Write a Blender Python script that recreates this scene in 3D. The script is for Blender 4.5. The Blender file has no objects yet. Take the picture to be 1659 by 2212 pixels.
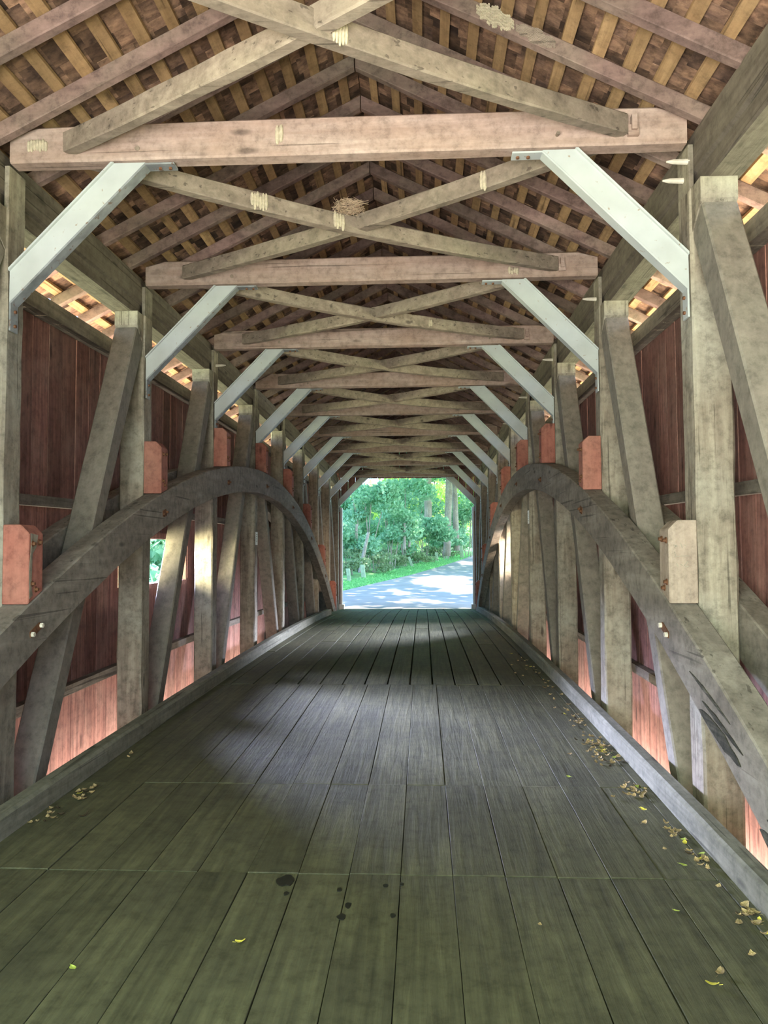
import bpy, bmesh, math, random
from mathutils import Vector, Matrix, noise
R = random.Random(7)
S = bpy.context.scene
C = S.collection
PI = math.pi

# ------------------------------------------------------------------ camera
CX, CH = 0.532, 1.832
YAW, PITCH, ROLL = 0.05035, 0.04997, -0.00505
fw = Vector((-math.sin(YAW)*math.cos(PITCH), math.cos(YAW)*math.cos(PITCH), math.sin(PITCH)))
rr = Vector((math.cos(YAW), math.sin(YAW), 0)); uu = rr.cross(fw)
r2 = rr*math.cos(ROLL) + uu*math.sin(ROLL); u2 = -rr*math.sin(ROLL) + uu*math.cos(ROLL)
cam = bpy.data.cameras.new('camera'); camo = bpy.data.objects.new('camera', cam); C.objects.link(camo)
camo.matrix_world = Matrix(((r2.x,u2.x,-fw.x,CX),(r2.y,u2.y,-fw.y,0),(r2.z,u2.z,-fw.z,CH),(0,0,0,1)))
cam.sensor_fit = 'HORIZONTAL'; cam.sensor_width = 36; cam.lens = 36*1660/1659; cam.shift_y = 2.3/1659
cam.clip_start = .05; cam.clip_end = 600
S.camera = camo

# ------------------------------------------------------------------ world, sun, daylight at the openings
w = bpy.data.worlds.new('world'); S.world = w; w.use_nodes = True
nt = w.node_tree; bg = nt.nodes['Background']
sky = nt.nodes.new('ShaderNodeTexSky'); sky.sky_type = 'NISHITA'; sky.sun_disc = False
sky.sun_elevation = math.radians(52); sky.sun_rotation = math.radians(95); sky.air_density = 1.3; sky.dust_density = 1.5
tint = nt.nodes.new('ShaderNodeMix'); tint.data_type = 'RGBA'; tint.blend_type = 'MULTIPLY'; tint.inputs[0].default_value = 1; tint.inputs[7].default_value = (.72, .86, 1.12, 1); nt.links.new(sky.outputs[0], tint.inputs[6]); nt.links.new(tint.outputs[2], bg.inputs[0]); bg.inputs[1].default_value = 1.0
SUN_DIR = Vector((-0.33, -0.10, -0.93)).normalized()      # the way sunlight travels
sl = bpy.data.lights.new('sun', 'SUN'); sl.energy = 14.0; sl.angle = math.radians(1.0); sl.color = (1, .95, .85)
so = bpy.data.objects.new('sun', sl); C.objects.link(so); so.rotation_euler = SUN_DIR.to_track_quat('-Z', 'Y').to_euler(); so.location = (20, 20, 30)
def area(name, loc, direction, sx, sy, power, col, spread=180):
    l = bpy.data.lights.new(name, 'AREA'); l.shape = 'RECTANGLE'; l.size = sx; l.size_y = sy
    l.energy = power; l.color = col; l.spread = math.radians(spread)
    o = bpy.data.objects.new(name, l); C.objects.link(o); o.location = loc
    o.rotation_euler = Vector(direction).to_track_quat('-Z', 'Y').to_euler(); return o
area('near_portal_daylight', (-.6, -2.2, 1.2), (.32, 1, .85), 4.0, 2.4, 580, (1.0, .92, .88), 120)
area('near_foliage_daylight', (-.6, -2.2, 3.3), (.40, 1, -1.25), 4.0, 2.2, 270, (.74, 1.0, .38), 120)
area('window_daylight_left', (-6.0, 11.9, 3.05), (3.16, -2.3, -1.35), 2.2, 1.5, 1000, (.60, .66, 1.0), 48)
area('window_warm_daylight_left', (-4.9, 6.6, 1.75), (2.4, 3.1, -.1), 1.6, 1.5, 230, (1.0, .93, .58), 60)
area('window_warm_daylight_right', (4.9, 14.0, 2.0), (-2.4, 3.1, -.1), 1.6, 1.5, 260, (1.0, .80, .60), 60)
area('window_daylight_right', (6.0, 19.2, 3.2), (-3.16, -2.3, -1.4), 2.2, 1.5, 900, (.75, .8, 1.0), 60)
for s in (-1, 1):
    area('eave_daylight', (s*6.0, 12.6, 3.4), (-s*1, 0, .2), 26, 1.5, 1500, (.95, 1.0, .62), 70)
    area('under_deck_daylight', (s*2.58, 7.8, -1.0), (s*.6, 0, 1), 16, .2, 520, (1.0, .90, .78), 75)
    area('eave_soffit_daylight', (s*3.62, 12.6, 3.28), (-s*.8, 0, 1), 26, .45, 780, (1.0, .82, .58), 80)
for _l in [o for o in C.objects if o.name.startswith(('eave_', 'under_deck'))]:
    # long side of these lamps runs along the bridge
    sg = math.copysign(1, _l.location.x)
    d = (Vector((-sg, 0, .2)) if _l.name.startswith('eave_day') else Vector((-.8*sg, 0, 1)) if _l.name.startswith('eave_sof') else Vector((.6*sg, 0, 1))).normalized()
    xax = Vector((0, 1, 0)); z = -d; yax = z.cross(xax)
    _l.matrix_world = Matrix(((xax.x, yax.x, z.x, _l.location.x), (xax.y, yax.y, z.y, _l.location.y), (xax.z, yax.z, z.z, _l.location.z), (0, 0, 0, 1)))
vs = S.view_settings; vs.view_transform = 'Standard'; vs.look = 'None'; vs.exposure = 0.0; vs.gamma = 1; vs.use_curve_mapping = False

# ------------------------------------------------------------------ bridge geometry in numbers
D1, L = 5.0375, 2.5993
def Y(k): return D1 + (k-1)*L
YM = Y(4)
def prof(y): return .0016*(2*YM*y - y*y) if y > 0 else .0016*2*YM*y
def dprof(y):
    z = prof(min(y, 30))
    if y > 17: z -= .09*((y-17)/8.8)**2
    return z
def arch_top(y): return 3.17 - .0281*(y-12.80)**2
def arch_bot(y): return 2.795 - .0280*(y-12.80)**2
RS = .51
def raf(x): return 5.62 - RS*abs(x)      # underside of the rafters above the deck line

# ------------------------------------------------------------------ helpers
def ordn(n):
    w_ = ['zeroth','first','second','third','fourth','fifth','sixth','seventh','eighth','ninth','tenth','eleventh','twelfth','thirteenth','fourteenth','fifteenth','sixteenth','seventeenth','eighteenth','nineteenth','twentieth']
    if n <= 20: return w_[n]
    t = {2:'twenty', 3:'thirty', 4:'forty'}[n//10]
    return t + ('-' + w_[n % 10] if n % 10 else '') if n % 10 else {2:'twentieth',3:'thirtieth',4:'fortieth'}[n//10]
class MB:
    def __init__(s): s.v = []; s.f = []
    def add(s, vs_, fs): n = len(s.v); s.v += [tuple(v) for v in vs_]; s.f += [[i+n for i in f] for f in fs]
    def box(s, x0, x1, y0, y1, z0, z1):
        s.add([(x0,y0,z0),(x1,y0,z0),(x1,y1,z0),(x0,y1,z0),(x0,y0,z1),(x1,y0,z1),(x1,y1,z1),(x0,y1,z1)],
              [(0,3,2,1),(4,5,6,7),(0,1,5,4),(1,2,6,5),(2,3,7,6),(3,0,4,7)])
    def prism(s, a, b):      # two matching rings
        n = len(a)
        s.add(list(a)+list(b), [list(range(n))[::-1], [n+i for i in range(n)]] + [(i,(i+1)%n,n+(i+1)%n,n+i) for i in range(n)])
    def ring_sweep(s, rings):
        n = len(rings[0]); base = []; fs = []
        for r_ in rings: base += list(r_)
        for k in range(len(rings)-1):
            for i in range(n):
                a = k*n+i; b = k*n+(i+1) % n; fs.append((a, b, b+n, a+n))
        fs.append(list(range(n))[::-1]); fs.append([(len(rings)-1)*n+i for i in range(n)])
        s.add(base, fs)
    def cyl(s, p, d, r, h, n=8, r1=None):
        d = Vector(d).normalized(); a = d.orthogonal().normalized(); b = d.cross(a); p = Vector(p); r1 = r if r1 is None else r1
        s.prism([p+(a*math.cos(t)+b*math.sin(t))*r for t in [2*PI*i/n for i in range(n)]], [p+d*h+(a*math.cos(t)+b*math.sin(t))*r1 for t in [2*PI*i/n for i in range(n)]])
    def timber(s, P0, P1, wv, hv, bev=.012, seg=10, amp=.004, sag=0., seed=0):
        # rectangular timber from P0 to P1; wv / hv are the FULL width / height vectors of its section
        P0 = Vector(P0); P1 = Vector(P1); wv = Vector(wv)/2; hv = Vector(hv)/2
        bw = bev/wv.length; bh = bev/hv.length; rings = []
        pr = [(1-bw,1),(1,1-bh),(1,-1+bh),(1-bw,-1),(-1+bw,-1),(-1,-1+bh),(-1,1-bh),(-1+bw,1)]
        wn = wv.normalized(); hn = hv.normalized()
        for k in range(seg+1):
            t = k/seg; c = P0.lerp(P1, t) - Vector((0,0,sag*math.sin(PI*t)))
            rg = []
            for j, (a, b) in enumerate(pr):
                q = c*3.1 + Vector((j*7.3+seed*3.7, seed*1.3, 0))
                rg.append(c + wv*a + hv*b + wn*(noise.noise(q)*amp) + hn*(noise.noise(q+Vector((50,0,0)))*amp))
            rings.append(rg)
        s.ring_sweep(rings)
    def build(s, name, mat, parent=None, loc=(0,0,0), smooth=False, recalc=True):
        o = bpy.data.objects.new(name, bpy.data.meshes.new(name)); loc = Vector(loc)
        o.data.from_pydata([tuple(Vector(v)-loc) for v in s.v], [], s.f)
        if recalc:
            bm = bmesh.new(); bm.from_mesh(o.data); bmesh.ops.recalc_face_normals(bm, faces=bm.faces[:]); bm.to_mesh(o.data); bm.free()
        if smooth:
            for p in o.data.polygons: p.use_smooth = True
        o.data.materials.append(mat); C.objects.link(o)
        if parent is not None:
            o.parent = parent; o.location = loc - Vector(parent['wloc'])
        else: o.location = loc
        o['wloc'] = list(loc)
        return o
def tag(o, label=None, cat=None, group=None, kind=None):
    if label: o['label'] = label
    if cat: o['category'] = cat
    if group: o['group'] = group
    if kind: o['kind'] = kind
    return o
def empty(name, loc, label, cat, group=None):
    o = bpy.data.objects.new(name, None); C.objects.link(o); o.location = loc; o['wloc'] = list(loc); o.empty_display_size = .2
    return tag(o, label, cat, group)
def copy_to(o, loc, rot=None, scale=None):
    c = o.copy(); C.objects.link(c); c.location = loc
    if rot: c.rotation_euler = rot
    if scale: c.scale = scale
    return c

# ------------------------------------------------------------------ materials
def mat(name):
    m = bpy.data.materials.new(name); m.use_nodes = True; return m, m.node_tree, m.node_tree.nodes['Principled BSDF']
def N(nt, t, **kw):
    n = nt.nodes.new(t)
    for k, v in kw.items(): setattr(n, k, v)
    return n
def mixc(nt, fac, a, b, mode='MIX'):
    n = N(nt, 'ShaderNodeMix', data_type='RGBA', blend_type=mode)
    for sock, val in ((0, fac), (6, a), (7, b)):
        if isinstance(val, (int, float)): n.inputs[sock].default_value = val
        elif isinstance(val, tuple): n.inputs[sock].default_value = (*val[:3], 1)
        else: nt.links.new(val, n.inputs[sock])
    return n.outputs[2]
def ramp(nt, src, stops):
    n = N(nt, 'ShaderNodeValToRGB'); nt.links.new(src, n.inputs[0]); e = n.color_ramp.elements
    e[0].position, e[0].color = stops[0][0], (*stops[0][1], 1); e[1].position, e[1].color = stops[-1][0], (*stops[-1][1], 1)
    for p, c in stops[1:-1]:
        x = e.new(p); x.color = (*c, 1)
    return n.outputs[0]
def g(v): return (v, v, v)
def wood(name, light, dark, axis='z', rough=.8, grain=1.0, blotch=None, blotch_amt=.5, island=0., objvar=.25, bump=.25, fine=9., scale=1.0, knots=True, mott=.3):
    m, t, b = mat(name)
    tc = N(t, 'ShaderNodeTexCoord'); oi = N(t, 'ShaderNodeObjectInfo'); geo = N(t, 'ShaderNodeNewGeometry')
    off = N(t, 'ShaderNodeVectorMath', operation='SCALE'); off.inputs[0].default_value = (31, 17, 23)
    add0 = N(t, 'ShaderNodeMath', operation='ADD'); t.links.new(oi.outputs['Random'], add0.inputs[0])
    if island: t.links.new(geo.outputs['Random Per Island'], add0.inputs[1])
    else: add0.inputs[1].default_value = 0
    t.links.new(add0.outputs[0], off.inputs[3])
    ad = N(t, 'ShaderNodeVectorMath', operation='ADD'); t.links.new(tc.outputs['Object'], ad.inputs[0]); t.links.new(off.outputs[0], ad.inputs[1])
    mp = N(t, 'ShaderNodeMapping'); t.links.new(ad.outputs[0], mp.inputs[0])
    sc = {'x': (.5, fine, fine), 'y': (fine, .5, fine), 'z': (fine, fine, .5)}[axis]; mp.inputs['Scale'].default_value = [c*scale for c in sc]
    n1 = N(t, 'ShaderNodeTexNoise'); n1.inputs['Scale'].default_value = 2.2; n1.inputs['Detail'].default_value = 8; n1.inputs['Roughness'].default_value = .65; n1.inputs['Distortion'].default_value = .35
    t.links.new(mp.outputs[0], n1.inputs[0])
    col = ramp(t, n1.outputs[0], [(.30, dark), (.50, tuple((a+b_)/2 for a, b_ in zip(light, dark))), (.66, light)])
    n2 = N(t, 'ShaderNodeTexNoise'); n2.inputs['Scale'].default_value = 1.6; n2.inputs['Detail'].default_value = 5; t.links.new(ad.outputs[0], n2.inputs[0])
    bl = ramp(t, n2.outputs[0], [(.45, g(0)), (.68, g(1))])
    sep = N(t, 'ShaderNodeMath', operation='MULTIPLY'); t.links.new(bl, sep.inputs[0]); sep.inputs[1].default_value = blotch_amt
    col = mixc(t, sep.outputs[0], col, blotch or tuple(c*.6 for c in dark))
    if knots:
        mk = N(t, 'ShaderNodeMapping'); t.links.new(ad.outputs[0], mk.inputs[0])
        mk.inputs['Scale'].default_value = {'x': (1.5, 5, 5), 'y': (5, 1.5, 5), 'z': (5, 5, 1.5)}[axis]
        vo = N(t, 'ShaderNodeTexVoronoi'); vo.inputs['Scale'].default_value = 1.0; t.links.new(mk.outputs[0], vo.inputs[0])
        kf = ramp(t, vo.outputs['Distance'], [(.07, g(.75)), (.15, g(0))])
        col = mixc(t, kf, col, tuple(c*.35 for c in dark))
        ms = N(t, 'ShaderNodeMapping'); t.links.new(ad.outputs[0], ms.inputs[0])
        ms.inputs['Scale'].default_value = {'x': (.35, 22, 22), 'y': (22, .35, 22), 'z': (22, 22, .35)}[axis]
        n4 = N(t, 'ShaderNodeTexNoise'); n4.inputs['Scale'].default_value = 1.3; n4.inputs['Detail'].default_value = 2; t.links.new(ms.outputs[0], n4.inputs[0])
        cf = ramp(t, n4.outputs[0], [(.655, g(0)), (.69, g(.6))])
        col = mixc(t, cf, col, tuple(c*.3 for c in dark))
    n5 = N(t, 'ShaderNodeTexNoise'); n5.inputs['Scale'].default_value = 11; n5.inputs['Detail'].default_value = 9; n5.inputs['Roughness'].default_value = .75; t.links.new(ad.outputs[0], n5.inputs[0])
    mo = ramp(t, n5.outputs[0], [(.36, g(1-mott)), (.5, g(1)), (.66, g(1+mott*.6))])
    col = mixc(t, 1.0, col, mo, 'MULTIPLY')
    hv = N(t, 'ShaderNodeHueSaturation'); t.links.new(col, hv.inputs['Color'])
    mr = N(t, 'ShaderNodeMapRange'); t.links.new(oi.outputs['Random'], mr.inputs[0]); mr.inputs[3].default_value = 1-objvar; mr.inputs[4].default_value = 1+objvar
    val = mr.outputs[0]
    if island:
        mr2 = N(t, 'ShaderNodeMapRange'); t.links.new(geo.outputs['Random Per Island'], mr2.inputs[0]); mr2.inputs[3].default_value = 1-island; mr2.inputs[4].default_value = 1+island
        mm = N(t, 'ShaderNodeMath', operation='MULTIPLY'); t.links.new(mr.outputs[0], mm.inputs[0]); t.links.new(mr2.outputs[0], mm.inputs[1]); val = mm.outputs[0]
    t.links.new(val, hv.inputs['Value'])
    t.links.new(hv.outputs[0], b.inputs['Base Color']); b.inputs['Roughness'].default_value = rough; b.inputs['Specular IOR Level'].default_value = .25
    bp = N(t, 'ShaderNodeBump'); bp.inputs['Strength'].default_value = bump; bp.inputs['Distance'].default_value = .02
    t.links.new(n1.outputs[0], bp.inputs['Height']); t.links.new(bp.outputs[0], b.inputs['Normal'])
    return m
def plain(name, col, rough=.7, var=.2, scale=6., metal=0., spots=None, spot_lo=.6, bump=.1, objvar=0.):
    m, t, b = mat(name)
    tc = N(t, 'ShaderNodeTexCoord'); n1 = N(t, 'ShaderNodeTexNoise'); n1.inputs['Scale'].default_value = scale; n1.inputs['Detail'].default_value = 6
    t.links.new(tc.outputs['Object'], n1.inputs[0])
    c = ramp(t, n1.outputs[0], [(.3, tuple(v*(1-var) for v in col)), (.7, tuple(v*(1+var) for v in col))])
    if spots:
        n2 = N(t, 'ShaderNodeTexNoise'); n2.inputs['Scale'].default_value = 22; n2.inputs['Detail'].default_value = 4; t.links.new(tc.outputs['Object'], n2.inputs[0])
        f = ramp(t, n2.outputs[0], [(spot_lo, g(0)), (spot_lo+.05, g(.8))]); c = mixc(t, f, c, spots)
    if objvar:
        oi = N(t, 'ShaderNodeObjectInfo'); hv = N(t, 'ShaderNodeHueSaturation'); mr = N(t, 'ShaderNodeMapRange')
        t.links.new(oi.outputs['Random'], mr.inputs[0]); mr.inputs[3].default_value = 1-objvar; mr.inputs[4].default_value = 1+objvar
        t.links.new(mr.outputs[0], hv.inputs['Value']); t.links.new(c, hv.inputs['Color']); c = hv.outputs[0]
    t.links.new(c, b.inputs['Base Color']); b.inputs['Roughness'].default_value = rough; b.inputs['Metallic'].default_value = metal
    b.inputs['Specular IOR Level'].default_value = .3
    bp = N(t, 'ShaderNodeBump'); bp.inputs['Strength'].default_value = bump; bp.inputs['Distance'].default_value = .01
    t.links.new(n1.outputs[0], bp.inputs['Height']); t.links.new(bp.outputs[0], b.inputs['Normal'])
    return m
def leafmat(name, c1, c2, trans=.35):
    m, t, b = mat(name)
    geo = N(t, 'ShaderNodeNewGeometry'); c = ramp(t, geo.outputs['Random Per Island'], [(0, c1), (1, c2)])
    t.links.new(c, b.inputs['Base Color']); b.inputs['Roughness'].default_value = .6; b.inputs['Specular IOR Level'].default_value = .2
    tr = N(t, 'ShaderNodeBsdfTranslucent'); t.links.new(c, tr.inputs[0])
    mx = N(t, 'ShaderNodeMixShader'); mx.inputs[0].default_value = trans
    out = t.nodes['Material Output']; t.links.new(b.outputs[0], mx.inputs[1]); t.links.new(tr.outputs[0], mx.inputs[2]); t.links.new(mx.outputs[0], out.inputs[0])
    return m
M = {}
M['post'] = wood('weathered_post_wood', (.33,.29,.225), (.16,.128,.098), 'z', blotch=(.37,.355,.295), blotch_amt=.6, objvar=.16, mott=.38, fine=6)
M['brace'] = wood('brace_wood', (.26,.23,.19), (.185,.162,.135), 'z', blotch=(.22,.22,.17), blotch_amt=.3, objvar=.12, fine=5, bump=.1, knots=False)
M['tie'] = wood('tie_beam_wood', (.47,.36,.31), (.32,.225,.185), 'x', blotch=(.36,.24,.18), blotch_amt=.55, objvar=.1, fine=6)
M['lateral'] = wood('lateral_brace_wood', (.34,.275,.215), (.20,.155,.12), 'x', blotch=(.27,.235,.165), objvar=.15, fine=5)
M['rafter'] = wood('rafter_wood', (.235,.155,.135), (.125,.08,.07), 'x', blotch=(.24,.20,.15), objvar=.25, knots=False, fine=3, bump=.1, mott=.4)
M['lath'] = wood('lath_wood', (.40,.26,.135), (.24,.15,.075), 'y', blotch=(.34,.2,.1), blotch_amt=.4, objvar=.2)
M['shingle'] = wood('shingle_wood', (.30,.18,.115), (.05,.028,.02), 'x', island=.65, blotch=(.05,.035,.035), blotch_amt=.6, fine=5, scale=.9, objvar=0, knots=False, mott=.5)
M['chord'] = wood('chord_wood', (.15,.122,.10), (.075,.06,.048), 'y', blotch=(.165,.14,.11), blotch_amt=.4, objvar=.1)
M['arch'] = wood('arch_wood', (.33,.295,.25), (.18,.155,.13), 'y', blotch=(.18,.155,.13), blotch_amt=.5, objvar=.08, fine=3.5, bump=.2, mott=.35)
M['siding'] = wood('red_siding_boards', (.33,.155,.125), (.13,.062,.053), 'z', blotch=(.33,.22,.18), blotch_amt=.4, island=.2, objvar=0, fine=12)
M['scar'] = wood('splintered_dark_wood', (.14,.13,.10), (.03,.03,.025), 'y', fine=22, bump=.8, knots=False, mott=.5)
M['rail'] = wood('siding_rail_wood', (.24,.21,.17), (.12,.10,.08), 'y', objvar=.1)
M['deck'] = wood('deck_plank_wood', (.128,.122,.070), (.060,.058,.036), 'y', blotch=(.055,.052,.038), blotch_amt=.45, island=.12, objvar=0, fine=10, bump=.5, rough=.62, knots=False)
M['curb'] = wood('curb_wood', (.25,.24,.19), (.13,.125,.095), 'y', blotch=(.15,.14,.1), objvar=.05)
M['redblock'] = wood('red_painted_block', (.42,.165,.125), (.28,.10,.075), 'z', blotch=(.42,.24,.18), blotch_amt=.4, objvar=.12, fine=6)
M['greyblock'] = wood('bare_grey_block', (.42,.34,.27), (.28,.21,.165), 'z', blotch=(.45,.36,.3), objvar=0, fine=6)
M['steel'] = plain('white_painted_steel', (.47,.50,.495), .5, .08, 5, 0, spots=(.30,.22,.15), spot_lo=.66, objvar=.05)
M['galv'] = plain('bare_steel_flange', (.30,.32,.33), .45, .25, 12, .3, spots=(.2,.13,.09), spot_lo=.62)
M['rust'] = plain('rusty_iron', (.16,.075,.04), .8, .4, 30, .3)
M['peg'] = plain('pale_peg_wood', (.62,.56,.47), .8, .15, 20)
M['mud'] = plain('dried_mud', (.52,.45,.33), .95, .2, 40, bump=.8)
M['straw'] = plain('dry_grass_straw', (.50,.38,.26), .9, .3, 30)
M['plate'] = plain('white_sign_plate', (.85,.85,.85), .5, .03, 5)
M['ink'] = plain('dark_sign_print', (.1,.1,.1), .6, .1, 5)
M['white_trim'] = plain('white_painted_trim', (.80,.78,.80), .6, .06, 4)
M['stain'] = plain('dark_wet_stain', (.018,.018,.014), .35, .3, 20)
M['dryleaf'] = plain('dry_tan_leaf', (.36,.26,.13), .8, .35, 25, objvar=.35)
M['yellowleaf'] = plain('yellow_leaf', (.72,.62,.10), .7, .2, 25, objvar=.2)
M['greenleaf'] = plain('yellow_green_leaf', (.42,.5,.10), .7, .2, 25, objvar=.2)
M['twig'] = plain('dark_litter', (.05,.035,.02), .9, .4, 30)
M['road'] = plain('asphalt_road', (.34,.33,.32), .9, .12, 1.2, bump=.15)
M['grass'] = leafmat('verge_grass_blades', (.18,.50,.16), (.34,.72,.26), .3)
M['soil'] = plain('grassy_ground', (.15,.33,.11), .95, .4, 2.0)
M['water'] = plain('river_water', (.10,.17,.16), .25, .2, .6)
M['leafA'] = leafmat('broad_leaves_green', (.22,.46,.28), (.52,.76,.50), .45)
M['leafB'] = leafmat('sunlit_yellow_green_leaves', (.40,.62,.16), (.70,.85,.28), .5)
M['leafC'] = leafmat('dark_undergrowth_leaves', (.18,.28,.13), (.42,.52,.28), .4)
M['bark'] = wood('tree_bark', (.60,.50,.42), (.36,.29,.24), 'z', fine=6, bump=.8, objvar=.15, knots=False)
M['guard'] = plain('weathered_guard_post', (.42,.50,.33), .9, .2, 6)

# ------------------------------------------------------------------ floor
fl = MB()
ybreaks = [-.7, 1.25, 4.11, 5.54, 9.27, 12.57, 15.4, 18.6, 21.6, 25.95]
for ri in range(len(ybreaks)-1):
    y0, y1 = ybreaks[ri], ybreaks[ri+1]
    x = .134 - .2705*9 + (-.04 if ri >= 4 else 0)
    cols = []; newends = {}
    while x < 2.2:
        xa, xb = max(x, -2.2), min(x+.2705, 2.2); x += .2705
        if xb - xa < .03: continue
        gp = R.uniform(.002, .006) if ri < 4 else R.uniform(.012, .024)
        key = round((x-.2705)*10)
        if ri <= 4: ya, yb = y0+.002, y1-.002
        else: ya = ends.get(len(cols), y0)+.004; yb = y1
        if ri >= 4 and ri < len(ybreaks)-2: yb = y1 + R.choice([0, 0, 0, .5, -.45, .9])
        yb -= .002; newends[len(cols)] = yb; cols.append(1)
        cuts = [ya, yb]
        for a_, b_ in zip(cuts[:-1], cuts[1:]):
            zj = R.uniform(-.004, .003); n = max(2, int((b_-a_)/.4)); rings = []
            for k in range(n+1):
                yy = a_+.003 + (b_-a_-.006)*k/n; zt = dprof(yy)+zj
                wob = .003*noise.noise(Vector((xa*3, yy*1.7, ri)))
                wob2 = .003*noise.noise(Vector((xb*3, yy*1.7, ri+9)))
                A, B = xa+gp/2+wob, xb-gp/2+wob2
                rings.append([(A, yy, zt-.07), (A, yy, zt-.002), (A+.002, yy, zt), (B-.002, yy, zt), (B, yy, zt-.002), (B, yy, zt-.07)])
            fl.ring_sweep(rings)
    ends = newends
n = 26
for k in range(n):       # solid unseen layer added under the planks to block light
    y0 = -.7 + k*26.65/n; y1 = y0 + 26.65/n
    fl.add([(-2.2,y0,dprof(y0)-.30),(2.2,y0,dprof(y0)-.30),(2.2,y1,dprof(y1)-.30),(-2.2,y1,dprof(y1)-.30),(-2.2,y0,dprof(y0)-.074),(2.2,y0,dprof(y0)-.074),(2.2,y1,dprof(y1)-.074),(-2.2,y1,dprof(y1)-.074)],
           [(0,3,2,1),(4,5,6,7),(0,1,5,4),(1,2,6,5),(2,3,7,6),(3,0,4,7)])
floor = tag(fl.build('floor', M['deck'], loc=(0, 0, 0)), kind='structure')
def blob(cx, cy, rx, ry, seed, z=.0035):
    m = MB(); n = 18; v = []
    for i in range(n):
        a = 2*PI*i/n; k = 1 + .35*noise.noise(Vector((math.cos(a)*1.7+seed, math.sin(a)*1.7, seed)))
        v.append((cx+rx*k*math.cos(a), cy+ry*k*math.sin(a)))
    m.prism([(a, b, dprof(cy)+z-.004) for a, b in v], [(a, b, dprof(cy)+z) for a, b in v]); return m
for i, (bx, by, rx, ry) in enumerate([(-.185, 4.02, .05, .06), (.16, 3.77, .016, .03), (.14, 3.66, .02, .03), (.38, 3.68, .012, .022), (.1, 3.93, .012, .02), (.33, 3.98, .014, .02), (.41, 4.0, .011, .016), (-.16, 3.88, .012, .02)]):
    blob(bx, by, rx, ry, i*3.1).build('stain', M['stain'], floor, (0,0,0))

# ------------------------------------------------------------------ siding walls with windows
WIN = {-1: (8.42, 10.6, 1.21, 1.76), 1: (15.8, 18.1, 1.15, 2.0)}
SX = 2.84
for s in (-1, 1):
    m = MB(); y = -.35; w0, w1, wz0, wz1 = WIN[s]
    while y < 26.1:
        bw = R.uniform(.24, .31); ya, yb = y+.003, min(y+bw, 26.2)-.003; y += bw
        tz = prof((ya+yb)/2)
        x0 = s*(SX + R.uniform(-.004, .004)); x1 = x0 + s*.025
        spans = [(-.95, 3.84)]
        if yb > w0 and ya < w1: spans = [(-.95, wz0), (wz1, 3.84)]
        for z0, z1 in spans: m.box(min(x0,x1), max(x0,x1), ya, yb, tz+z0, tz+z1)
    wl = tag(m.build('wall_left' if s < 0 else 'wall_right', M['siding'], loc=(s*SX, 0, 0)), kind='structure')
    f = MB(); zc = prof((w0+w1)/2)
    xs = sorted((s*(SX-.07), s*(SX+.09)))
    f.box(*xs, w0-.03, w0+.02, zc+wz0-.05, zc+wz1+.05); f.box(*xs, w1-.02, w1+.03, zc+wz0-.05, zc+wz1+.05)
    f.box(*xs, w0+.02, w1-.02, zc+wz0-.06, zc+wz0); f.box(*xs, w0+.02, w1-.02, zc+wz1, zc+wz1+.07)
    tag(f.build('window_1' if s < 0 else 'window_2', M['siding'], loc=(s*SX, (w0+w1)/2, zc+wz0)), kind='structure')
    side = 'left' if s < 0 else 'right'
    for zt, hh, dd, nm, lb in ((3.85, .15, .13, 'siding_rail', f'dark top rail along the head of the {side} red siding under the eave gap'),
                           (2.13, .09, .09, 'siding_rail', f'grey middle rail on the {side} red siding, seen between posts above the arch'),
                           (.40, .09, .09, 'siding_rail', f'dark low rail on the {side} red siding above the brightly lit board feet')):
        r_ = MB(); sg = 16
        for k in range(sg):
            y0 = -.3 + k*26.3/sg; y1 = y0 + 26.3/sg
            pr = lambda yy: [(s*(SX-.006), yy, prof(yy)+zt-hh), (s*(SX-.006), yy, prof(yy)+zt), (s*(SX-dd), yy, prof(yy)+zt), (s*(SX-dd), yy, prof(yy)+zt-hh)]
            if k == 0: rings = [pr(y0)]
            rings.append(pr(y1))
        r_.ring_sweep(rings)
        tag(r_.build(nm, M['rail'], loc=(s*SX, 12.8, zt+prof(12.8))), lb, 'rail', 'horizontal siding rails')

# ------------------------------------------------------------------ roof
def roofpt(x, y, h): return Vector((x, y, raf(x)+h+prof(y)))
RY0, RY1 = -.8, 26.6
for s in (-1, 1):
    m = MB(); row = 0; xx = 0.0
    while xx < 3.1:
        x0, x1 = xx - .02, min(xx + .235, 3.2); y = RY0
        while y < RY1:
            wd = R.uniform(.08, .22); ya, yb = y+.001, y+wd-.001; y += wd
            h0 = .146 + R.uniform(0, .006); j = R.uniform(-.03, .02)
            h1 = h0 + .012
            a = [roofpt(s*max(x0, .004), ya, h0+.010), roofpt(s*max(x0, .004), yb, h0+.010), roofpt(s*(x1+j), yb, h0-.004+.010), roofpt(s*(x1+j), ya, h0-.004+.010)]
            b = [v + Vector((0, 0, .012)) for v in a]
            m.prism(a, b)
        xx += .2
    # weather skin over the shingles
    sk = []
    tag(m.build('ceiling', M['shingle'], loc=(0, 0, 0)), kind='structure')
sk = MB()
for s in (-1, 1):
    n = 14
    rg = []
    for k in range(n+1):
        y = RY0 + (RY1-RY0)*k/n
        rg.append([roofpt(s*.0, y, .20), roofpt(s*3.2, y, .20), roofpt(s*3.2, y, .225), roofpt(0, y, .225)])
    sk.ring_sweep(rg)
tag(sk.build('ceiling', M['shingle'], loc=(0,0,0)), kind='structure')
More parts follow.
